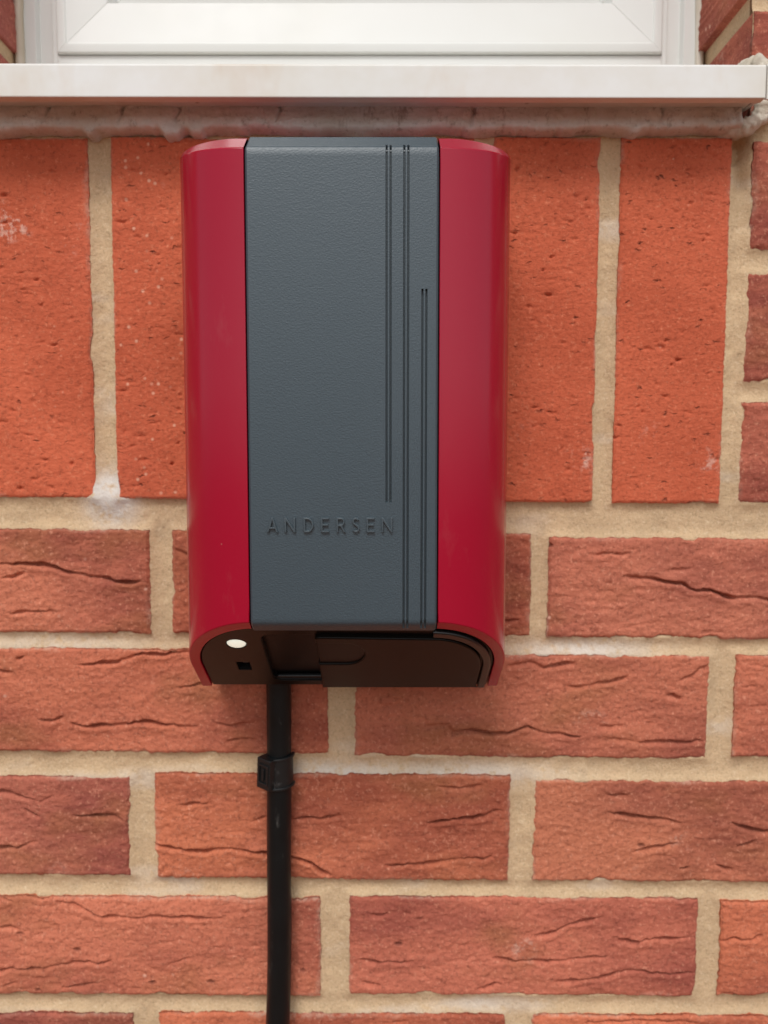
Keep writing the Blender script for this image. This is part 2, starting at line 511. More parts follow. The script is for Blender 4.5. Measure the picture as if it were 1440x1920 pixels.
BRICKS = [
    ('R1', -248.7, -74.8, 214.1, 63.3, -0.55, (197, 103, 78), [(1, [(-21.3, 12.1), (17.2, 10.2), (42.9, 10.5), (52.5, 8.0), (70.1, 3.3), (87.7, 0.2), (102.2, -0.3)]), (0.5, [(16.9, 1.1), (33.1, 4.5)]), (0.4, [(19.6, -20.0), (45.5, -18.1), (55.1, -18.7)])]),
    ('R1', -19.8, -76.9, 216.7, 63.1, -0.55, (180, 88, 64), [(0.8, [(-108.1, 20.8), (-99.2, 16.7), (-83.1, 13.6)]), (1, [(87.9, -20.5), (94.4, -22.1), (102.4, -21.7)])]),
    ('R1', 206.7, -80.2, 214.9, 61.2, -0.55, (190, 100, 78), [(1, [(-63.6, 8.3), (-47.4, 5.9), (-32.8, 3.7), (-26.4, 3.8), (-21.4, -0.4), (-8.5, -0.9), (4.6, -5.0), (25.6, -5.5), (44.8, -4.0)]), (0.4, [(-37.9, 10.8), (-18.7, 12.6)]), (0.5, [(-84.8, 20.1), (-57.6, 22.0)]), (0.3, [(-103.4, -6.1), (-92.2, -5.3)])]),
    ('R2', -142.5, -149.4, 216.6, 64.8, -0.5, (190, 95, 70), [(0.7, [(-104.4, 21.3), (-91.5, 18.4), (-83.4, 15.9)]), (0.5, [(-82.2, 24.1), (-76.7, 26.8)]), (0.8, [(-44.3, 22.8), (-20.0, 24.0), (-5.3, 29.7), (2.8, 29.5), (22.3, 31.0), (38.5, 29.1)]), (0.8, [(-69.5, -11.3), (-63.0, -12.2), (-53.1, -10.5)]), (1, [(-49.9, -13.8), (-38.6, -15.3), (-19.0, -15.2), (-4.2, -12.4), (20.2, -15.5), (30.0, -14.7)]), (0.5, [(38.2, -11.3), (51.2, -15.2), (67.5, -11.1)]), (0.4, [(15.6, 8.4), (38.4, 13.6), (61.1, 11.5)]), (0.4, [(44.6, -24.6), (64.2, -22.5)])]),
    ('R2', 90.4, -152.9, 216.7, 64.6, -0.5, (180, 92, 70), [(0.7, [(-16.0, 24.9), (0.2, 27.7), (6.7, 25.1), (26.1, 28.6)]), (0.7, [(20.0, 13.0), (36.3, 13.8), (49.2, 16.5), (58.9, 18.9)]), (0.8, [(89.8, 17.5), (97.8, 20.9), (108.3, 27.3)]), (0.9, [(82.0, 7.5), (85.9, 8.2), (91.9, 5.3)]), (1, [(-65.8, -12.8), (-51.2, -11.3), (-47.8, -15.9), (-36.4, -15.2), (-24.9, -17.1), (-15.1, -16.7), (-2.2, -12.2), (11.0, -16.4), (30.6, -17.9)]), (0.5, [(38.7, -12.8), (59.9, -11.7)]), (0.5, [(45.4, -19.5), (65.1, -21.6), (107.6, -20.6)]), (0.5, [(-96.9, -2.3), (-77.4, 0.5)])]),
    ('R2', 323.1, -153.6, 217.4, 63.9, -0.5, (192, 98, 74), [(0.7, [(-105.3, 12.5), (-95.6, 12.6)]), (0.5, [(-99.4, 25.8), (-89.6, 24.9), (-70.2, 26.4)]), (0.5, [(-101.5, -0.1), (-88.6, 1.0)])]),
    ('R3', -266.5, -228.0, 218.5, 63.4, -0.5, (180, 92, 74), [(0.6, [(16.8, 26.8), (29.8, 22.8), (46.1, 16.9), (54.2, 15.2), (62.6, 20.4)]), (0.8, [(73.8, 6.9), (90.3, 7.1), (98.5, 8.2), (106.7, 3.8)]), (0.9, [(9.1, -10.7), (28.8, -12.9), (38.7, -14.5), (52.0, -10.3)]), (0.6, [(42.6, 11.1), (54.0, 4.4)])]),
    ('R3', -32.1, -228.9, 219.2, 67.1, -0.5, (195, 98, 68), [(1.3, [(-109.7, -11.2), (-90.0, -14.1), (-76.8, -15.7), (-61.9, -14.5), (-40.4, -16.1), (-25.6, -17.6), (-10.7, -22.7), (-0.7, -30.5)]), (0.6, [(-94.6, 14.1), (-84.7, 15.6), (-74.9, 14.3)]), (0.7, [(-25.5, 5.2), (-10.7, 7.1), (5.7, 7.9)]), (1.2, [(58.5, 3.6), (71.6, 6.1), (88.1, 7.9), (97.9, 10.7), (108.4, 11.5)]), (0.8, [(32.4, -24.0), (53.8, -22.1), (78.6, -19.5), (100.1, -17.6)]), (0.5, [(64.8, 26.4), (77.9, 25.5), (94.3, 28.3)]), (0.3, [(-50.3, 3.3), (-40.4, 6.8)])]),
    ('R3', 202.4, -232.3, 218.7, 64.5, -0.5, (184, 98, 72), [(0.9, [(-64.2, 13.4), (-49.3, 9.8), (-32.8, 8.6), (-17.8, 5.3)]), (0.7, [(-48.5, -13.8), (-37.1, -10.2), (-20.0, -7.4)]), (0.8, [(-18.5, -22.8), (-12.8, -23.1)]), (0.7, [(3.0, -20.9), (14.7, -23.5)]), (0.9, [(11.7, 7.2), (25.1, 3.3), (35.1, 0.6), (54.8, 2.5)]), (0.4, [(-66.2, 24.6), (-51.3, 22.0)]), (0.5, [(15.7, -8.1), (28.7, -4.5)])]),
    ('R4', -150.9, -305.9, 221.8, 64.2, -0.4, (200, 103, 78), [(0.6, [(-88.3, 31.5), (-80.1, 28.1)]), (0.8, [(-95.4, 14.8), (-88.8, 13.1), (-77.2, 10.8)]), (0.8, [(-53.5, 29.0), (-41.9, 27.3), (-25.4, 20.5), (-5.5, 18.9), (17.8, 20.8), (37.7, 19.2), (52.7, 17.6)]), (0.8, [(-103.0, -13.1), (-89.6, -14.8), (-66.2, -14.6), (-34.4, -9.2), (-19.3, -9.1)]), (0.7, [(-51.5, -27.5), (-39.7, -25.7), (-28.0, -23.1)]), (0.4, [(17.4, -8.8), (30.8, -7.0)]), (0.4, [(-90.0, -26.4), (-76.5, -24.2)])]),
    ('R4', 87.2, -306.8, 217.8, 64.5, -0.4, (190, 95, 75), [(0.8, [(6.0, 7.7), (19.3, 11.3), (29.1, 15.8), (50.7, 20.2)]), (0.9, [(57.7, 5.6), (67.8, 3.9), (81.0, 6.5), (107.7, 7.7)]), (0.8, [(-20.4, -8.2), (6.3, -8.0), (26.4, -7.9), (54.7, -4.9)]), (0.9, [(20.0, -21.9), (41.8, -20.7), (56.7, -16.4), (73.3, -13.5), (81.8, -16.2), (108.5, -15.0)]), (0.7, [(-103.9, -8.8), (-87.2, -9.4), (-70.5, -10.3)]), (0.6, [(-30.1, -30.0), (-16.8, -23.9), (-10.0, -26.4)]), (0.5, [(-97.4, 20.9), (-84.1, 22.0)]), (0.4, [(-102.1, -23.5), (-88.7, -24.8)])]),
    ('R4', 320.3, -308.5, 220.2, 61.8, -0.4, (195, 96, 68), [(1, [(-110.3, 4.4), (-103.8, 8.0), (-83.8, 8.8)]), (0.6, [(-109.0, -28.8), (-92.2, -29.4)])]),
    ('R5', -270.0, -383.7, 222.7, 68.2, -0.35, (175, 88, 72), [(0.5, [(14.3, 25.0), (47.9, 23.4)])]),
    ('R5', -33.4, -384.2, 218.7, 67.1, -0.35, (203, 100, 70), [(0.6, [(-108.0, 23.0), (-67.6, 21.5)]), (0.6, [(33.2, 28.1), (48.4, 29.3)])]),
    ('R5', 205.4, -384.8, 223.8, 66.1, -0.35, (203, 100, 70), [(0.8, [(-111.5, 31.3), (-101.5, 32.1)]), (0.6, [(-81.2, 28.6), (-44.3, 30.3), (-0.5, 27.7)])]),
    ('S', -204.9, 79.7, 64.4, 208.9, -0.25, (210, 92, 58), []),
    ('S', -128.0, 79.4, 62.5, 209.7, -0.25, (210, 92, 58), []),
    ('S', -53.4, 79.1, 62.8, 210.3, -0.25, (210, 92, 58), []),
    ('S', 21.2, 78.7, 61.3, 211.0, -0.25, (210, 92, 58), []),
    ('S', 94.2, 78.4, 62.2, 211.7, -0.25, (210, 92, 58), []),
    ('S', 169.5, 78.0, 64.4, 212.4, -0.25, (210, 92, 58), []),
    ('P', 256.5, 296.2, 94.0, 57.6, -0.2, (165, 78, 62), []),
    ('P', 259.6, 224.5, 95.1, 59.6, -0.2, (165, 78, 62), []),
    ('P', 313.9, 151.3, 198.7, 61.1, -0.2, (165, 78, 62), []),
    ('P', 262.2, 75.9, 97.4, 63.5, -0.2, (165, 78, 62), []),
    ('P', 314.6, 1.4, 203.6, 60.3, -0.2, (165, 78, 62), []),
]
rects = []          # for the mortar: centre, half size, tilt
for i, (row, cx, cz, w, h, rot, col, cr) in enumerate(BRICKS):
    soldier = row == 'S'
    hidden = soldier and -90 < cx < 60
    w, h, cx, cz = w * MM, h * MM, cx * MM, cz * MM
    if row in 'RP' or row[0] in 'RP':
        pass
    depth = .10 if row == 'P' else .014
    res = .0022 if hidden else (.00075 if not soldier else .0007)
    if row == 'P': res = .0010
    me = brick_mesh('brick', w, h, depth, res, 100 + i, soldier, cr)
    rs = np.random.RandomState(i)
    o = link('brick', me, M['soldier'] if soldier else M['brick'], wall, (cx, rs.uniform(-.0006, .0006), cz), (0, R(-rot), 0))
    col = col if soldier else tuple(.75 * a + .25 * m for a, m in zip(col, (190, 97, 73)))
    k3 = (1.0, 1.4, 1.7) if soldier else (1.08, 1.46, 1.48)
    o.color = (*(a * f for a, f in zip(lin(col), k3)), 1)
    rects.append((cx, cz, w / 2, h / 2, R(rot)))

# the pier on the left of the opening shows only its return beside the window
for k, (z0, z1) in enumerate(((.1950, .2545), (.2675, .3250), (.3375, .3975))):
    me = brick_mesh('brick', .10 if k % 2 else .205, z1 - z0, .10, .0016, 300 + k, False, ())
    o = link('brick', me, M['brick'], wall, (OPEN_X0 - (.05 if k % 2 else .1025), 0, (z0 + z1) / 2))
    o.color = (.39, .110, .085, 1)
for k, (z0, z1) in enumerate(((.3375, .3975),)):
    me = brick_mesh('brick', .205, z1 - z0, .10, .0016, 310 + k, False, ())
    o = link('brick', me, M['brick'], wall, (OPEN_X1 + .1025, 0, (z0 + z1) / 2))
    o.color = (.39, .110, .085, 1)

# mortar: one tooled sheet between the bricks, dished a little in every joint
def mortar_sheet():
    x0, x1, z0, z1, st = -.305, .305, -.425, .34, .0014
    nu, nv = int((x1 - x0) / st), int((z1 - z0) / st)
    U, Z = np.meshgrid(np.linspace(x0, x1, nu), np.linspace(z0, z1, nv), indexing='ij')
    dist = np.full(U.shape, 1.0)
    for cx, cz, hw, hh, rot in rects:
        c, s = math.cos(-rot), math.sin(-rot)
        a = np.abs(c * (U - cx) - s * (Z - cz)) - hw; b = np.abs(s * (U - cx) + c * (Z - cz)) - hh
        dist = np.minimum(dist, np.hypot(np.maximum(a, 0), np.maximum(b, 0)) + np.minimum(np.maximum(a, b), 0))
    t = np.clip(dist / .0065, 0, 1)
    Y = .0020 + .0018 * (1 - (1 - t) ** 2) + .0006 * fbm(U * 60, Z * 60, 4) + .0004 * fbm(U * 260, Z * 260, 3)
    Y += np.clip((-dist - .0022) / .002, 0, 1) * .010
    Y -= .0010 * np.clip(fbm(U * 35 + 9, Z * 35 + 4, 3) - .15, 0, 1) * 2
    def blob(px, pz, r, k=1.5):
        return np.exp(-(((U - px) ** 2 + ((Z - pz) * k) ** 2) / r ** 2))
    # crumbled hole at the top of the joint beside the right-hand pier
    Y += .010 * np.clip(1.6 * blob(.2065, .1785, .0052, .75), 0, 1) + .005 * blob(.2095, .163, .003, .35)
    # a dab of lime smeared over the foot of the joint on the left
    lump = blob(-.165, -.026, .011, 1.3)
    Y -= .0035 * lump * (1 + .5 * fbm(U * 160, Z * 160, 3))
    for _ in range(40):
        px, pz = random.uniform(-.24, .24), random.uniform(-.36, .15)
        Y += .0016 * blob(px, pz, random.uniform(.0007, .0016), 1)
    me = np_mesh('mortar', np.stack([U, Y, Z], -1).reshape(-1, 3), grid_faces(nu, nv))
    lime = 1.8 * blob(-.164, -.025, .013, .95) + .8 * blob(.12, -.118, .040, 6) + .7 * blob(.05, -.196, .05, 7) + .7 * blob(-.03, -.195, .03, 5)
    lime += .5 * np.clip(fbm(U * 14 + 3, Z * 45, 3) - .30, 0, 1) * 2 + .4 * blob(-.20, -.115, .05, 6)
    at = me.attributes.new('lime', 'FLOAT', 'POINT')
    at.data.foreach_set('value', np.clip(lime, 0, 1).astype(np.float32).ravel())
    bm = bmesh.new(); bm.from_mesh(me)
    kill = [f for f in bm.faces if OPEN_X0 < f.calc_center_median().x < OPEN_X1 and f.calc_center_median().z > OPEN_Z0 + .006]
    bmesh.ops.delete(bm, geom=kill, context='FACES')
    bm.to_mesh(me); bm.free()
    return me
random.seed(4)
link('mortar', mortar_sheet(), M['mortar'], wall)

# mortar core behind the bricks: below the opening and on either side of it
bm = bmesh.new()
add_box(bm, -1.7, 1.7, .0125, .095, GROUND_Z, OPEN_Z0)
add_box(bm, -1.7, OPEN_X0 - .003, .0125, .095, OPEN_Z0 + .0001, 1.5)
add_box(bm, OPEN_X1 + .003, 1.7, .0125, .095, OPEN_Z0 + .0001, 1.5)
add_box(bm, OPEN_X0 - .0029, OPEN_X1 + .0029, .0125, .095, 1.02, 1.5)
bm_obj('mortar_core', bm, M['mortar'], wall, smooth=False)
# joints flush with the brick faces away from the photographed patch
bm = bmesh.new()
for a, b, c_, d_ in ((-1.7, -.306, GROUND_Z, 1.5), (.306, 1.7, GROUND_Z, 1.5), (-.3055, .3055, GROUND_Z, -.426), (-.3055, OPEN_X0 - .003, .341, 1.5), (OPEN_X1 + .003, .3055, .341, 1.5), (OPEN_X0 - .0029, OPEN_X1 + .0029, 1.02, 1.5)):
    add_box(bm, a, b, .0030, .0123, c_, d_)
bm_obj('mortar_joints', bm, M['mortar'], wall, smooth=False)

# the rest of the brickwork, out of the picture
bm = bmesh.new()
def far_brick(x0, x1, z0, z1, dep=.012):
    x0 = max(x0, -1.69); x1 = min(x1, 1.69)
    if x1 - x0 < .02: return
    c = .0018
    f = [(x0 + c, z0 + c), (x1 - c, z0 + c), (x1 - c, z1 - c), (x0 + c, z1 - c)]
    g = [(x0, z0), (x1, z0), (x1, z1), (x0, z1)]
    A = [bm.verts.new((x, 0, z)) for x, z in f]; Bv = [bm.verts.new((x, c, z)) for x, z in g]; Cv = [bm.verts.new((x, dep, z)) for x, z in g]
    bm.faces.new(A)
    for i in range(4):
        j = (i + 1) % 4
        bm.faces.new((Bv[i], Bv[j], A[j], A[i])); bm.faces.new((Cv[i], Cv[j], Bv[j], Bv[i]))
rows = {}
for row, cx, cz, w, h, rot, col, cr in BRICKS:
    if row[0] == 'R': rows.setdefault(row, []).append((cx - w / 2, cx + w / 2, cz))
for r_, L in rows.items():
    z = sum(q[2] for q in L) / len(L) * MM
    x = min(q[0] for q in L) * MM - .011
    while x > -1.7: far_brick(x - .214, x, z - .0325, z + .0325); x -= .225
    x = max(q[1] for q in L) * MM + .011
    while x < 1.7: far_brick(x, x + .214, z - .0325, z + .0325); x += .225
z = -.461; k = 1
while z > GROUND_Z:
    x = -1.75 + (.1125 if k % 2 else 0) - .035
    while x < 1.7: far_brick(x, x + .214, z - .0325, z + .0325); x += .225
    z -= .0768; k += 1
for k, (z0, z1) in enumerate(((-.029, .0315), (.044, .1075), (.1205, .182), (.1950, .2545), (.2675, .3250), (.3375, .3975))):
    x = OPEN_X1 + [.216, .112, .216, .108, .106, .217][k]
    while x < 1.7: far_brick(x, x + .214, z0, z1); x += .225
    if k < 3: x = OPEN_X0
    else: x = OPEN_X0 - (.111 if (k - 3) % 2 else .216)
    if k == 1: far_brick(x - .10, x, z0, z1); x -= .111
    while x > -1.7: far_brick(x - .214, x, z0, z1); x -= .225
for k in range(14):
    z0 = .4100 + k * .0735
    over = z0 > 1.01
    if over:
        x = -1.75 + (.1125 if k % 2 else 0)
        while x < 1.7: far_brick(x, x + .214, z0, z0 + .0615); x += .225
    else:
        x = OPEN_X1
        if k % 2 == 0: far_brick(x, x + .10, z0, z0 + .0615, .09); x += .111
        while x < 1.7: far_brick(x, x + .214, z0, z0 + .0615, .09); x += .225
        x = OPEN_X0
        if k % 2 == 0: far_brick(x - .10, x, z0, z0 + .0615, .09); x -= .111
        while x > -1.7: far_brick(x - .214, x, z0, z0 + .0615, .09); x -= .225
tag(bm_obj('brickwork', bm, M['far_brick'], wall, smooth=False), kind='stuff')

# old pointing squeezed out under the sill, ragged along its lower edge
def bedding():
    x0, x1 = -.2470, .2035
    nu, nv = 620, 26
    U, T = np.meshgrid(np.linspace(x0, x1, nu), np.linspace(0, 1, nv), indexing='ij')
    zb = .1855 + .0011 * fbm(U * 26, T * 0, 3) + .0011 * fbm(U * 160, T * 0 + 4, 4, .65) - .0022 * np.exp(-((U + .228) / .016) ** 2)
    for px, r, a in ((-.121, .0055, .0042), (-.107, .004, .0030), (-.168, .003, .0022), (.142, .004, .0016), (.05, .004, .0018)):
        zb -= a * np.exp(-((U - px) / r) ** 4)
    zt = .2010
    Z = zb + (zt - zb) * T
    bul = np.sin(np.clip(T * 7.0, 0, 1) * math.pi / 2) ** .5
    Y = -.0005 - bul * (.0086 + .0010 * fbm(U * 24 + 3, T * 2, 3)) + T * .0034
    Y -= .0009 * fbm(U * 330, Z * 330, 3, .7) + .0006 * np.clip(fbm(U * 55 + 8, Z * 90, 3), 0, 1)
    for px in (-.192, -.150, -.118, -.060, .0505, .158):
        Y += .0024 * np.exp(-((U - px - .004 * (T - .5) - .0012 * fbm(T * 5 + px * 90, T * 0, 2)) / .0008) ** 2) * np.clip(T * 1.4, 0, 1)
    V = np.stack([U, Y, Z], -1).reshape(-1, 3)
    F = grid_faces(nu, nv)
    back = V.copy(); back[:, 1] = .004
    n0 = len(V); parts = [V]; faces = [F]
    lo = np.arange(nu) * nv
    B = V[lo].copy(); B[:, 1] = .004
    parts.append(B); faces.append(np.stack([lo[:-1], n0 + np.arange(nu - 1), n0 + 1 + np.arange(nu - 1), lo[1:]], 1))
    n1 = n0 + nu
    for col, fl in ((np.arange(nv), 0), ((nu - 1) * nv + np.arange(nv), 1)):
        E = V[col].copy(); E[:, 1] = .004; parts.append(E)
        q = np.stack([col[:-1], col[1:], n1 + 1 + np.arange(nv - 1), n1 + np.arange(nv - 1)], 1)
        faces.append(q if not fl else q[:, ::-1]); n1 += nv
    return np_mesh('sill_bedding', np.concatenate(parts), np.concatenate(faces))
o = link('sill_bedding', bedding(), M['bedding'], wall)
o['label'] = 'stained ragged pointing squeezed out under the sill'

# ------------------------------------------------------------------ window
WY = .077
win = empty('window', (-.0165, WY, .2150))
tag(win, 'white plastic window set back in the brick wall above the sill', 'window')
FX0, FX1, FZ0, FZ1 = OPEN_X0 + .0012, OPEN_X1 - .0012, .2150, 1.0180
def frame_ring(name, x0, x1, z0, z1, prof, mat, parent, gap=.0):
    """four mitred lengths; prof = closed (inset, y) outline, inset measured in from the outer edge"""
    P = [(x0, z0), (x1, z0), (x1, z1), (x0, z1)]
    ins = [(1, 1), (-1, 1), (-1, -1), (1, -1)]
    nm = ('bottom_rail', 'right_stile', 'top_rail', 'left_stile')
    obs = []
    for i in range(4):
        j = (i + 1) % 4
        bm = bmesh.new()
        dx, dz = P[j][0] - P[i][0], P[j][1] - P[i][1]; l = math.hypot(dx, dz); ex, ez = dx / l * gap, dz / l * gap
        A = [bm.verts.new((P[i][0] + ins[i][0] * s + ex, y, P[i][1] + ins[i][1] * s + ez)) for s, y in prof]
        Bq = [bm.verts.new((P[j][0] + ins[j][0] * s - ex, y, P[j][1] + ins[j][1] * s - ez)) for s, y in prof]
        for k in range(len(prof)):
            m = (k + 1) % len(prof)
            bm.faces.new((A[k], Bq[k], Bq[m], A[m]))
        bm.faces.new(A); bm.faces.new(Bq[::-1])
        obs.append(bm_obj(nm[i] if name is None else name, bm, mat, parent, bevel=.00025, seg=2))
    return obs
# outer frame: a stepped section
frame_ring('frame_rail', FX0, FX1, FZ0, FZ1, [(0, WY + .062), (0, WY), (.010, WY), (.0115, WY + .004), (.0205, WY + .004), (.0215, WY), (.0245, WY), (.0245, WY + .062)], M['upvc'], win, .00002)
# opening sash
SX0, SX1, SZ0, SZ1 = FX0 + .0255, FX1 - .0255, .2682, FZ1 - .0255
frame_ring('sash_rail', SX0, SX1, SZ0, SZ1, [(0, WY + .055), (0, WY - .0030), (.0006, WY - .0036), (.0030, WY - .0040), (.0058, WY - .0040), (.0064, WY - .0032), (.0085, WY - .0030), (.033, WY - .0008), (.0370, WY + .0065), (.0370, WY + .055)], M['upvc'], win, .00002)
frame_ring('glazing_bead', SX0 + .0372, SX1 - .0372, SZ0 + .0372, SZ1 - .0372, [(0, WY + .03), (0, WY + .0072), (.003, WY + .0066), (.012, WY + .018), (.012, WY + .03)], M['upvc'], win, .0001)
bm = bmesh.new(); add_box(bm, FX0 + .0246, FX1 - .0246, WY - .0008, WY + .05, FZ0 + .0247, SZ0 - .0004)
bm_obj('bottom_infill', bm, M['upvc'], win, bevel=.0006)
bm = bmesh.new(); add_box(bm, SX0 + .03, SX1 - .03, WY + .024, WY + .028, SZ0 + .03, SZ1 - .03)
bm_obj('glass_pane', bm, M['glass'], win, smooth=False)
for s, x in ((-1, OPEN_X0), (1, OPEN_X1)):
    pts = [(x - s * .0010, WY - .0015, .2120 + k * .01) for k in range(78)]
    rn = np.random.RandomState(3 + s)
    rr = .0034 + .0012 * fbm(np.arange(78) * .35 + s * 7, np.zeros(78), 3)
    bm_obj('frame_sealant', tube(pts, .004, 10, rfun=lambda i, k: rr[i]), M['frame_sealant'], win, angle=60)
# dark room behind the glass so nothing shows through from the side
bm = bmesh.new(); add_box(bm, OPEN_X0 - .02, OPEN_X1 + .02, .15, .16, .18, 1.06)
bm_obj('inner_blind', bm, M['upvc'], win, smooth=False)

# ------------------------------------------------------------------ sill
sill = empty('window_sill', (-.018, -.030, .193))
tag(sill, 'white plastic window sill board jutting out over the red charger', 'window sill')
prof = [(-.0300, .1934), (-.0300, .2095), (-.0288, .2108), (WY + .004, .2225), (WY + .004, .2130), (-.0020, .2010), (-.0030, .1985), (-.0225, .1978), (-.0232, .1938), (-.0240, .1930), (-.0296, .1930)]
bm = bmesh.new(); sweep_x(bm, prof, -.2435, .2055)
o = bm_obj('sill_board', bm, M['sill'], sill, bevel=.0005, rot=(0, R(.10), 0))
capp = [(-.0306, .1926), (-.0306, .2098), (-.0292, .2114), (WY - .006, .2229), (WY - .006, .2100), (-.0020, .1996), (-.0225, .1966), (-.0300, .1922)]
bm = bmesh.new(); sweep_x(bm, [(a, b - .0005) for a, b in capp], .2059, .2088)
bm_obj('end_cap', bm, M['sill'], sill, bevel=.0006, rot=(0, R(.10), 0))
path = [(.2098, .030, .2235), (.2110, .012, .2240), (.2125, .002, .2240), (.2155, -.0015, .2225), (.2190, -.0025, .2170), (.2205, -.003, .2080), (.2195, -.003, .1995), (.2150, -.0035, .1935), (.2090, -.003, .1895), (.2020, -.0005, .1880), (.1950, .006, .1885)]
def smooth_path(P, n=8):
    P = [Vector(p) for p in P]; out = []
    for i in range(len(P) - 1):
        p0, p1, p2, p3 = P[max(i - 1, 0)], P[i], P[i + 1], P[min(i + 2, len(P) - 1)]
        for k in range(n):
            t = k / n
            out.append(.5 * ((2 * p1) + (p2 - p0) * t + (2 * p0 - 5 * p1 + 4 * p2 - p3) * t * t + (3 * p1 - p0 - 3 * p2 + p3) * t ** 3))
    return out + [P[-1]]
sp = smooth_path(path)
rn = .0062 + .0016 * fbm(np.arange(len(sp)) * .16, np.zeros(len(sp)), 3)
kn = vnoise(*np.meshgrid(np.arange(len(sp)) * .7, np.arange(16) * .9, indexing='ij')) * .0011
rn = rn * np.interp(np.arange(len(sp)), [0, 48, 62, len(sp)], [1.0, 1.0, .78, .66])
bm_obj('sealant_bead', tube(sp, .006, 16, rfun=lambda i, k: rn[i] + kn[i, k]), M['sealant'], sill, angle=80)

# ------------------------------------------------------------------ charger
CX = -.0194; HW = .0835; RC = .040; F0 = -.095; T_TOP = .010; T_BOT = .0625
ZT0, ZTR, ZB0 = .1416, .1496, -.0798
KB = .8; ZBR = ZB0 - KB * T_BOT
GAP = .0453
ch = empty('wall_charger', (CX, 0, ZBR))
tag(ch, 'red and slate grey wall-mounted car charger with embossed lettering on a brick wall', 'car charger')
def zt(t): return min(ZTR, ZT0 + .2 * t)
def zb(t): return ZB0 - KB * min(t, T_BOT)
def perim(inset=0.0, start=GAP, back=.094):
    """half outline in plan from the middle seam round the corner to the wall: (x from centre, t behind the front)"""
    hw, rc = HW - inset, RC - inset
    P = [(start, inset)]
    for k in range(0, 25):
        a = k / 24 * math.pi / 2
        P.append((hw - rc + rc * math.sin(a), inset + rc - rc * math.cos(a)))
    for t in (.048, .056, T_BOT, .069, .076, .084, back):
        P.append((hw, t))
    return [p for i, p in enumerate(P) if i == 0 or p[0] > start - 1e-6]
def shell(sgn):
    bm = bmesh.new()
    P = perim(); Q = perim(.0055)
    Q = Q[:1] + Q[-(len(P) - 1):]
    X = lambda x: CX + sgn * x
    NZ = 30
    cols = []
    for (x, t) in P:
        a, b = zb(t), zt(t)
        cols.append([bm.verts.new((X(x), F0 + t, a + (b - a) * k / NZ)) for k in range(NZ + 1)])
    for i in range(len(P) - 1):
        for k in range(NZ):
            bm.faces.new((cols[i][k], cols[i + 1][k], cols[i + 1][k + 1], cols[i][k + 1]))
    # sloping top edge, then the flat top running back to the wall
    idx = [i for i, (x, t) in enumerate(P) if t < RC - 1e-6]
    inner = []
    for i in idx:
        x, t = P[i]
        tu = max(T_TOP, t + 1.15 * (ZTR - zt(t)))
        inner.append(bm.verts.new((X(x), F0 + tu, ZTR)))
    inner.append(cols[idx[-1] + 1][NZ])
    for n_, i in enumerate(idx):
        if n_ + 1 < len(idx): bm.faces.new((cols[i][NZ], cols[i + 1][NZ], inner[n_ + 1], inner[n_]))
        else: bm.faces.new((cols[i][NZ], cols[i + 1][NZ], inner[n_]))
    e = bm.verts.new((X(P[0][0]), F0 + P[-1][1], ZTR))
    bm.faces.new(inner + [cols[i][NZ] for i in range(idx[-1] + 2, len(P))] + [e])
    # underside rim on the slope, then a lip folding up inside
    r1 = []; r2 = []
    last = [i for i, (x, t) in enumerate(P) if t <= T_BOT + 1e-6]
    for i in last:
        x, t = Q[i]
        r1.append(bm.verts.new((X(x), F0 + t, zb(t)))); r2.append(bm.verts.new((X(x), F0 + t + .004, zb(t) + .007)))
    for n_, (i, j) in enumerate(zip(last, last[1:])):
        bm.faces.new((cols[i][0], r1[n_], r1[n_ + 1], cols[j][0])); bm.faces.new((r1[n_], r2[n_], r2[n_ + 1], r1[n_ + 1]))
    # seam edge facing the centre panel
    s0 = [bm.verts.new((v.co.x, v.co.y + .006, v.co.z + (.003 if k == 0 else -.003 if k == NZ else 0))) for k, v in enumerate(cols[0])]
    for k in range(NZ): bm.faces.new((cols[0][k], cols[0][k + 1], s0[k + 1], s0[k]))
    bmesh.ops.remove_doubles(bm, verts=bm.verts, dist=1e-6)
    o = bm_obj('side_cover', bm, M['red'], ch, bevel=.0009, seg=3, angle=24)
    return o
for s in (-1, 1):
    o = shell(s)
    o['label'] = 'glossy red rounded side cover'

# dark inner body that carries everything and reaches the wall
bm = bmesh.new()
P = perim(.0035, 0.0, .0952)
left = [(CX - x, F0 + t, zb(t - .0) + .006, zt(t) - .0035) for x, t in reversed(P)]
right = [(CX + x, F0 + t, zb(t) + .006, zt(t) - .0035) for x, t in P[1:]]
ring = left + right
lo = [bm.verts.new((x, y, a)) for x, y, a, b in ring]; hi = [bm.verts.new((x, y, b)) for x, y, a, b in ring]
for i in range(len(ring) - 1): bm.faces.new((lo[i], lo[i + 1], hi[i + 1], hi[i]))
bm.faces.new((lo[-1], lo[0], hi[0], hi[-1]))
n_ = len(ring)
for k in range(n_ // 2):
    j = n_ - 1 - k
    if j - k <= 1: break
    if j - k == 2:
        bm.faces.new((lo[k], lo[k + 1], lo[j])); bm.faces.new((hi[j], hi[k + 1], hi[k])); break
    bm.faces.new((lo[k], lo[k + 1], lo[j - 1], lo[j])); bm.faces.new((hi[j], hi[j - 1], hi[k + 1], hi[k]))
bm_obj('inner_body', bm, M['black'], ch, angle=30)

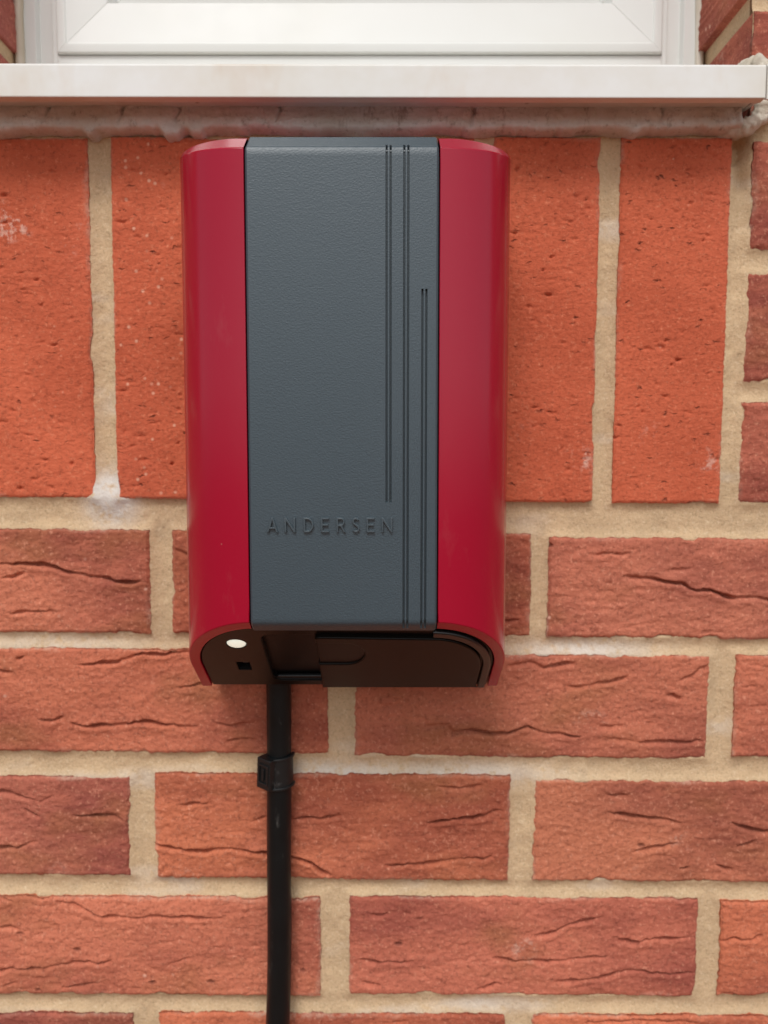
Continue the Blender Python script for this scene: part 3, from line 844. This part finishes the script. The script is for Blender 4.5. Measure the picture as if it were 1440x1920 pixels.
# centre panel: rows follow the fascia from under the lip, up the face and back over the top
PF = F0 - .0007                      # the panel stands a hair proud of the covers
def panel():
    hw = .0446
    grooves = [(.00215, -.0215, ZT0 + 1), (.0103, -1, ZT0 + 1), (.0188, .0773, -1)]
    gr = [(.00215, -.0215, 1.0), (.0103, -1.0, 1.0), (.0188, -1.0, .0773)]
    xs = [CX - hw, CX - hw + .0009]
    xs += list(np.linspace(CX - hw + .003, -.001, 14))
    w2, off = .00040, .00092
    for gx, a, b in gr:
        for c_ in (gx - off, gx + off):
            xs += [c_ - w2 - .00012, c_ - w2, c_ + w2, c_ + w2 + .00012]
    xs += [.0225, CX + hw - .003, CX + hw - .0009, CX + hw]
    xs = sorted(xs)
    # rows: (y, z, normal y, normal z, groove strength)
    rows = []
    s = 1 / math.hypot(1, KB)
    ty, tz = s, -KB * s                     # down the underside slope
    for v in (.0066, .004, .0022):
        rows.append((PF + ty * v, ZB0 - .0008 + tz * v, -KB * s, -s, 0 if v > .003 else 1))
    for a in (.75, .4, .12): rows.append((PF + .0012 * a * a, ZB0 - .0008 + .0016 * (1 - a) - .0009 * a, -1, -.3, 1))
    zs = [ZB0 + .002] + list(np.linspace(ZB0 + .006, -.024, 8)) + [-.0219, -.0215, -.0212] + list(np.linspace(-.018, .072, 10)) + [.0769, .0773, .0776] + list(np.linspace(.082, ZT0 - .004, 8))
    for z in zs: rows.append((PF, z, -1, 0, 1))
    rows += [(PF, ZT0 - .0006, -1, 0, 1), (PF + .00025, ZT0 + .0000, -.8, .6, 1), (PF + .0009, ZT0 + .0006, -.4, .9, 1)]
    sl = (ZTR - ZT0) / T_TOP; q = 1 / math.hypot(1, sl)
    for t in (.0018, .0022, .0055, .0090, .0098):
        rows.append((F0 + t, ZT0 + .0006 + sl * (t - .0005), -sl * q, q, 1 if t < .0020 else 0))
    for t in (.0108, .0130, .05, .094):
        rows.append((F0 + t, ZTR + .0009, -.01, 1, 0))
    V = []
    for y, z, ny, nz, g in rows:
        l = math.hypot(ny, nz); ny /= l; nz /= l
        for x in xs:
            d = 0.0
            e = min(x - (CX - hw), CX + hw - x)
            if e < 1e-6: d = .0008
            for gx, a, b in gr:
                if a - 1e-6 <= z <= b + 1e-6 and g:
                    for c_ in (gx - off, gx + off):
                        if abs(x - c_) <= w2 + 1e-7: d = .0022
            V.append((x, y - ny * d, z - nz * d))
    nr, nx = len(rows), len(xs)
    F = grid_faces(nr, nx, True)
    V = np.array(V); 
    # edges fold back into the body
    parts = [V]; faces = [F]; n0 = len(V)
    for c_, fl in ((0, 0), (nx - 1, 1)):
        col = np.arange(nr) * nx + c_
        E = V[col].copy(); E[:, 1] = np.minimum(E[:, 1] + .006, -.001); E[:3, 2] += .004; E[-9:, 2] -= .004
        parts.append(E); q_ = np.stack([col[:-1], col[1:], n0 + 1 + np.arange(nr - 1), n0 + np.arange(nr - 1)], 1)
        faces.append(q_ if fl else q_[:, ::-1]); n0 += nr
    me = np_mesh('front_panel', np.concatenate(parts), np.concatenate(faces))
    bm = bmesh.new(); bm.from_mesh(me); bmesh.ops.recalc_face_normals(bm, faces=bm.faces); bm.to_mesh(me); bm.free()
    me.set_sharp_from_angle(angle=R(28))
    return me
fp = link('front_panel', panel(), M['slate'], ch)
fp['label'] = 'slate grey grained front panel with pairs of fine vertical grooves'

# embossed word, letter by letter
def arc(cx, cy, rx, ry, a0, a1, n=10):
    return [(cx + rx * math.cos(R(a0 + (a1 - a0) * k / n)), cy + ry * math.sin(R(a0 + (a1 - a0) * k / n))) for k in range(n + 1)]
def stroke(pts, w):
    L = []; Rr = []
    for i, p in enumerate(pts):
        a = pts[max(i - 1, 0)]; b = pts[min(i + 1, len(pts) - 1)]
        dx, dy = b[0] - a[0], b[1] - a[1]; l = math.hypot(dx, dy)
        L.append((p[0] - dy / l * w / 2, p[1] + dx / l * w / 2)); Rr.append((p[0] + dy / l * w / 2, p[1] - dx / l * w / 2))
    return L + Rr[::-1]
S_ = .13
GL = {
 'A': (.86, [[(0, 0), (.36, 1), (.50, 1), (.86, 0), (.71, 0), (.625, .24), (.235, .24), (.15, 0)], [(.28, .355), (.58, .355), (.43, .80)]]),
 'N': (.80, [[(0, 0), (0, 1), (.12, 1), (.67, .24), (.67, 1), (.80, 1), (.80, 0), (.68, 0), (.13, .76), (.13, 0)]]),
 'D': (.74, [[(0, 0), (0, 1), (.28, 1)] + arc(.28, .5, .46, .5, 90, -90, 16)[1:-1] + [(.28, 0)], [(.13, .12), (.28, .12)] + arc(.28, .5, .33, .38, -90, 90, 14)[1:-1] + [(.28, .88), (.13, .88)]]),
 'E': (.60, [[(0, 0), (0, 1), (.60, 1), (.60, .88), (.13, .88), (.13, .57), (.54, .57), (.54, .45), (.13, .45), (.13, .12), (.60, .12), (.60, 0)]]),
 'R': (.68, [[(0, 0), (0, 1), (.33, 1)] + arc(.33, .715, .28, .285, 90, -70, 12)[1:] + [(.68, 0), (.53, 0), (.28, .42), (.13, .42), (.13, 0)], [(.13, .54), (.33, .54)] + arc(.33, .71, .155, .17, -90, 90, 10)[1:-1] + [(.33, .88), (.13, .88)]]),
 'S': (.58, [stroke(arc(.29, .735, .205, .205, 25, 200, 12) + [(.15, .60), (.29, .52), (.43, .42)] + arc(.29, .265, .22, .205, 20, -155, 12), S_)]),
}
word = 'ANDERSEN'
LH = .0070
x_at = [-.0560, -.0474, -.0384, -.0302, -.0228, -.0155, -.0086, -.0014]
for ch_, x in zip(word, x_at):
    wd, loops = GL[ch_]
    lp = [[(px * LH * .90, py * LH) for px, py in l] for l in loops]
    mtx = Matrix.Translation((x + .0003, PF - .0004, -.0362)) @ Matrix.Rotation(R(90), 4, 'X')
    flat_shape('letter', lp, .0019, .00020, M['slate_letter'], fp, mtx, 2)

# underside, drawn on the slope in (x, distance down the slope)
sl_ = 1 / math.hypot(1, KB)
def slope_mtx(off):
    """local x -> x, local y -> up the slope, local z -> outward (down and forward)"""
    u = Vector((1, 0, 0)); d = Vector((0, sl_, -KB * sl_)); nrm = Vector((0, -KB * sl_, -sl_))
    m = Matrix((u, d, nrm)).transposed().to_4x4()
    m.translation = Vector((0, F0, ZB0)) + nrm * off
    return m
def rr_in(inset):
    """the outline of the bottom, inset from the outer shell"""
    q = math.hypot(1, KB)
    P = [p for p in perim(inset, 0.0) if p[1] <= T_BOT + 1e-6]
    P = [(x, t * q) for x, t in P]
    return [(CX - x, v) for x, v in reversed(P)] + [(CX + x, v) for x, v in P[1:]]
def circ(cx, cy, r, n=28): return [(cx + r * math.cos(2 * math.pi * k / n), cy + r * math.sin(2 * math.pi * k / n)) for k in range(n)]
def rect(x0, x1, y0, y1, r=.001, n=5):
    return arc(x1 - r, y1 - r, r, r, 0, 90, n) + arc(x0 + r, y1 - r, r, r, 90, 180, n) + arc(x0 + r, y0 + r, r, r, 180, 270, n) + arc(x1 - r, y0 + r, r, r, 270, 360, n)
V_END = T_BOT * math.hypot(1, KB)
hole = rect(-.0620, -.0200, .0150, .0740, .006)
base = flat_shape('base_plate', [rr_in(.0061), hole, rect(-.0788, -.0718, .0485, .0590, .0006), circ(-.0752, .026, .0051)], .003, .0003, M['base'], ch, slope_mtx(-.0022))
# the well where the supply cable goes in: its four walls and a glossy lower lip
flat_shape('cable_well', [rect(-.0632, -.0188, .0138, .0752, .0068), rect(-.0617, -.0203, .0153, .0737, .0058)], .012, .0006, M['black'], base, slope_mtx(-.0074))
flat_shape('well_lip', [rect(-.0600, -.0210, .0710, .0738, .0012)], .0024, .0008, M['rubber'], base, slope_mtx(-.0030))
# indicator lens and the fixing screw in its square pocket
bm = bmesh.new()
bmesh.ops.create_uvsphere(bm, u_segments=28, v_segments=12, radius=.0049)
for v in bm.verts: v.co.z *= .32
bm.transform(slope_mtx(-.0014) @ Matrix.Translation((-.0752, .026, 0)))
bm_obj('indicator_lamp', bm, M['led'], ch, angle=80)
flat_shape('screw_pocket', [rect(-.0793, -.0713, .0480, .0595, .0008), rect(-.0787, -.0719, .0486, .0589, .0004)], .006, .0001, M['black'], base, slope_mtx(-.0048))
bm = bmesh.new()
bmesh.ops.create_cone(bm, cap_ends=True, segments=20, radius1=.0021, radius2=.0017, depth=.002)
bm.transform(slope_mtx(-.0046) @ Matrix.Translation((-.0750, .0548, 0)))
bm_obj('screw', bm, M['metal'], base, bevel=.0003)
# hinged socket lid on the right with a finger scoop, and the seal round it
q = math.hypot(1, KB)
def lid_out(inset, x0, v0, v1, notch=False):
    P = [(CX + x, t * q) for x, t in perim(inset, 0.0) if t <= T_BOT]
    P = [(x, max(v, v0)) for x, v in P if x > x0 + .05]
    P = [p for i, p in enumerate(P) if i == 0 or p != P[i - 1]]
    r = .003
    nt = [(x0, .0465), (-.0200, .0465)] + arc(-.0200, .0335, .010, .013, 90, -90, 10)[1:] + [(x0, .0205)] if notch else []
    return [(x0, v1)] + nt + arc(x0 + r, v0 + r, r, r, 180, 270, 4) + P + [(P[-1][0], v1)]
lid_loop = lid_out(.0125, -.0345, .0142, V_END - .0012, True)
lid = flat_shape('socket_lid', [lid_loop], .0045, .0008, M['base'], ch, slope_mtx(-.0006))
flat_shape('finger_scoop', [[(-.0338, .0190), (-.0195, .0190)] + arc(-.0195, .0335, .0120, .0148, -90, 90, 10) + [(-.0195, .0480), (-.0338, .0480)]], .0014, .0003, M['black'], lid, slope_mtx(-.0001))
so = lid_out(.0072, -.0345, .0090, V_END); si = lid_out(.0115, -.0360, .0128, V_END)
strip = so[6:] + si[:5:-1]
flat_shape('lid_seal', [strip], .0024, .0009, M['rubber'], ch, slope_mtx(.0002))

# ------------------------------------------------------------------ supply cable and its clip
cab = [(-.0628, -.030, -.090), (-.0628, -.016, -.108), (-.0628, -.0098, -.125), (-.0630, -.0086, -.150), (-.0632, -.0086, -.190), (-.0638, -.0088, -.240), (-.0639, -.0088, -.290), (-.0650, -.0090, -.335), (-.0662, -.0094, -.370), (-.0672, -.0090, -.45), (-.0660, -.009, -.6), (-.0640, -.0090, -.9), (-.064, -.009, GROUND_Z + .002)]
sp = smooth_path(cab, 10)
kn = vnoise(*np.meshgrid(np.arange(len(sp)) * .37, np.arange(28) * .2, indexing='ij')) * .00012
o = bm_obj('power_cable', tube(sp, .0074, 28, rfun=lambda i, k: .0074 + kn[i, k]), M['cable'], angle=80)
tag(o, 'thick black cable running down the bricks from under the red charger', 'cable')

clip = empty('cable_clip', (-.0632, -.0086, -.188))
tag(clip, 'small black plastic clip holding the cable at the mortar joint', 'cable clip')
def band(r0, r1, z0, z1, a0, a1, n=26, zsl=0.0):
    bm = bmesh.new(); L = []
    for k in range(n + 1):
        a = R(a0 + (a1 - a0) * k / n); c_, s_ = math.cos(a), math.sin(a); dz = zsl * c_
        L.append([bm.verts.new((-.0632 + r * c_, -.0086 + r * s_, z + dz)) for r, z in ((r0, z0), (r1, z0), (r1, z1), (r0, z1))])
    for a, b in zip(L, L[1:]):
        for i in range(4): bm.faces.new((a[i], b[i], b[(i + 1) % 4], a[(i + 1) % 4]))
    bm.faces.new(L[0]); bm.faces.new(L[-1][::-1])
    return bm
bm_obj('strap', band(.0074, .0085, -.1970, -.1800, 175, 372, zsl=.0008), M['clip'], clip, bevel=.0003)
bm_obj('strap_rim', band(.0076, .0095, -.1803, -.1788, 175, 374, zsl=.0008), M['clip'], clip, bevel=.0004)
bm_obj('strap_rim', band(.0076, .0095, -.1982, -.1967, 175, 374, zsl=.0008), M['clip'], clip, bevel=.0004)
# square lock block on the left, turned towards the viewer, with a raised frame round its slot
lm = Matrix.Translation((-.0697, -.0138, -.1881)) @ Matrix.Rotation(R(-38), 4, 'Z') @ Matrix.Rotation(R(3), 4, 'Y')
bm = bmesh.new(); add_box(bm, -.0052, .0058, -.0036, .0060, -.0094, .0094); bm.transform(lm)
lock = bm_obj('lock_block', bm, M['clip'], clip, bevel=.0007)
fm = lm @ Matrix.Translation((.0008, -.0038, 0)) @ Matrix.Rotation(R(90), 4, 'X')
flat_shape('slot_frame', [rect(-.0040, .0042, -.0062, .0062, .0005), rect(-.0030, .0032, -.0050, .0050, .0003)], .0014, .0002, M['clip'], lock, fm)
bm = bmesh.new(); add_box(bm, .0000, .0016, -.0046, -.0034, -.0036, .0036); bm.transform(lm)
bm_obj('latch_tongue', bm, M['clip'], lock, bevel=.0003)
bm = bmesh.new(); add_box(bm, -.0700, -.0570, -.0016, .0012, -.1965, -.1805)
bm_obj('wall_pad', bm, M['clip'], clip, bevel=.0005)
